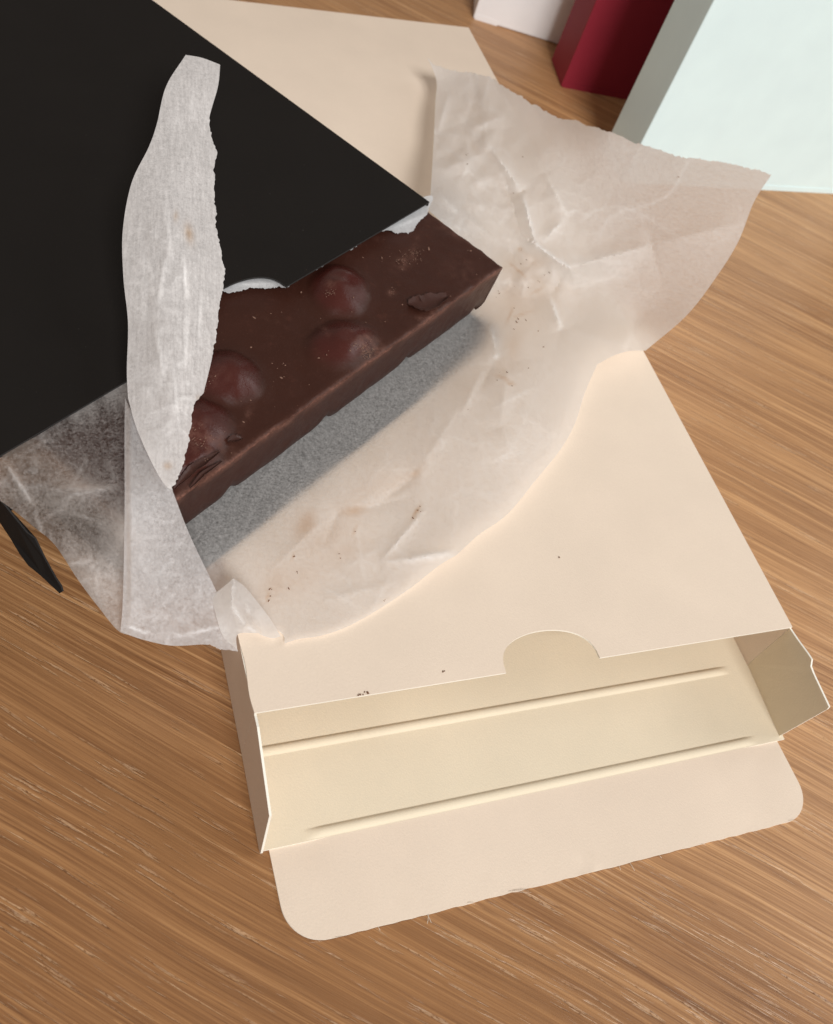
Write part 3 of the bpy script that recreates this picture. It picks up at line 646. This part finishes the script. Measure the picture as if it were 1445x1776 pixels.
# ------------------------------------------------------------------ shavings, crumbs, fibres
def lump(rng, c, rx, ry, rz, ang):
    """small angular chip of chocolate"""
    b = bmesh.new(); bmesh.ops.create_icosphere(b, subdivisions=1, radius=1)
    V = []
    for v in b.verts:
        q = np.array(v.co) * rng.uniform(.6, 1.15); q = q * np.array([rx, ry, rz])
        V.append(np.array([q[0] * math.cos(ang) - q[1] * math.sin(ang), q[0] * math.sin(ang) + q[1] * math.cos(ang), q[2]]) + c)
    b.verts.index_update(); F = [[v.index for v in f.verts] for f in b.faces]; b.free(); return V, F
def merge(parts):
    V = []; F = []
    for v, f in parts:
        o = len(V); V += list(v); F += [[i + o for i in q] for q in f]
    return V, F
def bar_top(px, py):
    x, y = Bxy(px, py); h, _ = nut_h(x, y); return unp(px, py, BAR_Z + h * .9)
rng = random.Random(5)
def shaving(label, pts, wid, hgt, lift):
    """curled flake lying on the bar: pts are photo positions along its length"""
    n = 18; P = [bar_top(*q) for q in pts]; V = []; F = []
    for i in range(n + 1):
        t_ = i / n * (len(P) - 1); k = min(int(t_), len(P) - 2); c = P[k] + (P[k + 1] - P[k]) * (t_ - k)
        d = P[k + 1] - P[k]; d = d / np.linalg.norm(d); s_ = np.array([-d[1], d[0], 0])
        ww = wid * math.sin(math.pi * (.12 + .8 * i / n)) * (1 + .25 * mn.noise(Vector((i * .7, wid, 1))))
        for j in range(7):
            u = j / 6 - .5
            z = hgt * (4 * u * u) * (.7 + .5 * mn.noise(Vector((i * .5, j, 3)))) + lift
            V.append(c + s_ * u * 2 * ww + np.array([0, 0, z + .02]))
    m = len(V); V += [v - np.array([0, 0, .025]) for v in V]
    for i in range(n):
        for j in range(6):
            a = i * 7 + j; F.append((a, a + 1, a + 8, a + 7)); F.append((m + a, m + a + 7, m + a + 8, m + a + 1))
    ring = [j for j in range(7)] + [i * 7 + 6 for i in range(1, n + 1)] + [n * 7 + j for j in range(5, -1, -1)] + [i * 7 for i in range(n - 1, 0, -1)]
    for a, b_ in zip(ring, ring[1:] + ring[:1]): F.append((b_, a, m + a, m + b_))
    c = np.mean(V, axis=0); r = bpy.data.objects.new
    o = meshobj('chocolate_shaving', np.array(V) - c, F, M_FLAKE, None, True, None, {'wear': [.06] * len(V)}); o.location = Vector(c * S)
    tag(o, label, 'shaving', 'loose shavings on the chocolate bar'); return o
shaving('large curled dark shaving near the right end of the bar', [(708, 530), (735, 531), (775, 516)], .28, .12, .02)
shaving('long splintered shaving along the front edge at the left end', [(302, 850), (335, 815), (380, 786)], .10, .06, .03)
shaving('thin splinter of chocolate beside the long shaving', [(330, 846), (352, 822), (385, 800)], .05, .04, -.02)
shaving('small rough chip beside the leftmost hazelnut', [(395, 768), (408, 764), (420, 763)], .10, .08, .02)

dust = []
for _ in range(150):
    px, py = rng.uniform(330, 870), rng.uniform(385, 830)
    x, y = Bxy(px, py)
    if not (1 < x < 14.3 and -2.7 < y < -.05): continue
    s_ = rng.choice([.010, .012, .016, .024]) * rng.uniform(.7, 1.4)
    dust.append(lump(rng, bar_top(px, py) + np.array([0, 0, s_ * .3]), s_ * rng.uniform(1, 2.2), s_, s_ * .6, rng.uniform(0, 3)))
for cx, cy, sx, sy, n in ((630, 598, 7, 12, 110), (572, 508, 6, 3, 30), (705, 450, 14, 5, 60), (680, 508, 4, 3, 16), (352, 660, 8, 12, 40), (345, 770, 10, 18, 60), (640, 612, 4, 5, 40), (720, 438, 6, 3, 30), (560, 575, 5, 3, 10)):
    for _ in range(n):
        px, py = rng.gauss(cx, sx), rng.gauss(cy, sy); s_ = rng.uniform(.004, .015)
        dust.append(lump(rng, bar_top(px, py) + np.array([0, 0, .012]), s_ * rng.uniform(1, 2), s_, s_ * .6, rng.uniform(0, 3)))
V, F = merge(dust); tag(meshobj('chocolate_dust', V, F, M_DUST), 'pale specks of chocolate dust scattered over the bar', 'dust', kind='stuff')
cr = []
for px, py, s_, n in ((463, 1038, 3, 4), (470, 1022, 2, 3), (500, 1018, 2, 2), (510, 966, 2, 2), (587, 966, 4, 4), (617, 920, 2, 2), (725, 885, 5, 6), (718, 897, 3, 3), (514, 990, 3, 3), (662, 1042, 4, 4), (809, 711, 2, 2), (880, 660, 10, 5), (868, 655, 6, 4), (905, 455, 7, 3), (895, 520, 16, 5), (930, 500, 20, 5), (890, 560, 16, 4), (920, 545, 20, 4), (810, 270, 4, 3), (812, 284, 2, 2), (906, 268, 3, 2), (905, 435, 4, 3), (950, 590, 16, 4), (865, 520, 6, 4), (890, 335, 3, 2), (960, 480, 12, 4), (1175, 304, 3, 2)):
    for _ in range((n + 1) // 2):
        q = PATCH['wrapper_sheet'](rng.gauss(px, s_), rng.gauss(py, s_)); k = rng.uniform(.008, .026)
        cr.append(lump(rng, q + np.array([0, 0, .02]), k * rng.uniform(1, 2.4), k * .8, k * .6, rng.uniform(0, 3)))
V, F = merge(cr); tag(meshobj('chocolate_crumbs', V, F, M_CRUMB), 'brown chocolate crumbs scattered on the parchment', 'crumbs', kind='stuff')
cr = []
for px, py, s_, n in ((970, 966, 1, 2), (634, 1203, 5, 7), (768, 1165, 2, 2), (625, 1205, 3, 3)):
    for _ in range(n):
        k = rng.uniform(.012, .026); cr.append(lump(rng, unp(rng.gauss(px, s_), rng.gauss(py, s_ * .4), T + .012), k * 1.5, k * .8, k * .6, rng.uniform(0, 3)))
V, F = merge(cr); tag(meshobj('chocolate_crumbs', V, F, M_CRUMB), 'few brown crumbs at the front edge of the cream carton lid', 'crumbs', kind='stuff')

def hair(pts, rad):
    V = []; F = []
    for i, q in enumerate(pts):
        for a in range(4): V.append(q + rad * np.array([math.cos(a * 1.57), 0, math.sin(a * 1.57)]))
        if i:
            for a in range(4): F.append(((i - 1) * 4 + a, (i - 1) * 4 + (a + 1) % 4, i * 4 + (a + 1) % 4, i * 4 + a))
    return V, F
hs = []
for x, dx, dy in ((.95, .5, -.05), (.6, .35, -.05), (3.15, .05, -.3), (3.2, -.15, -.3), (2.05, .03, -.15), (5.2, .5, -.12), (5.1, .7, -.18), (8.2, .05, -.32), (7.9, .0, -.2), (9.0, .05, -.15), (12.9, .3, -.1), (10.2, .15, -.1), (4.1, .2, -.1)):
    p0 = np.array([x, -T - 1.98, .05]); hs.append(hair([p0 + np.array([dx * t_, dy * t_, .03 * math.sin(t_ * 3)]) for t_ in np.linspace(0, .7, 6)], .0055))
o = merge(hs); h = meshobj('paper_fibre', o[0], o[1], M_HAIR, CREAM); h['kind'] = 'stuff'

for o in bpy.data.objects:
    if 'base' in o: del o['base']
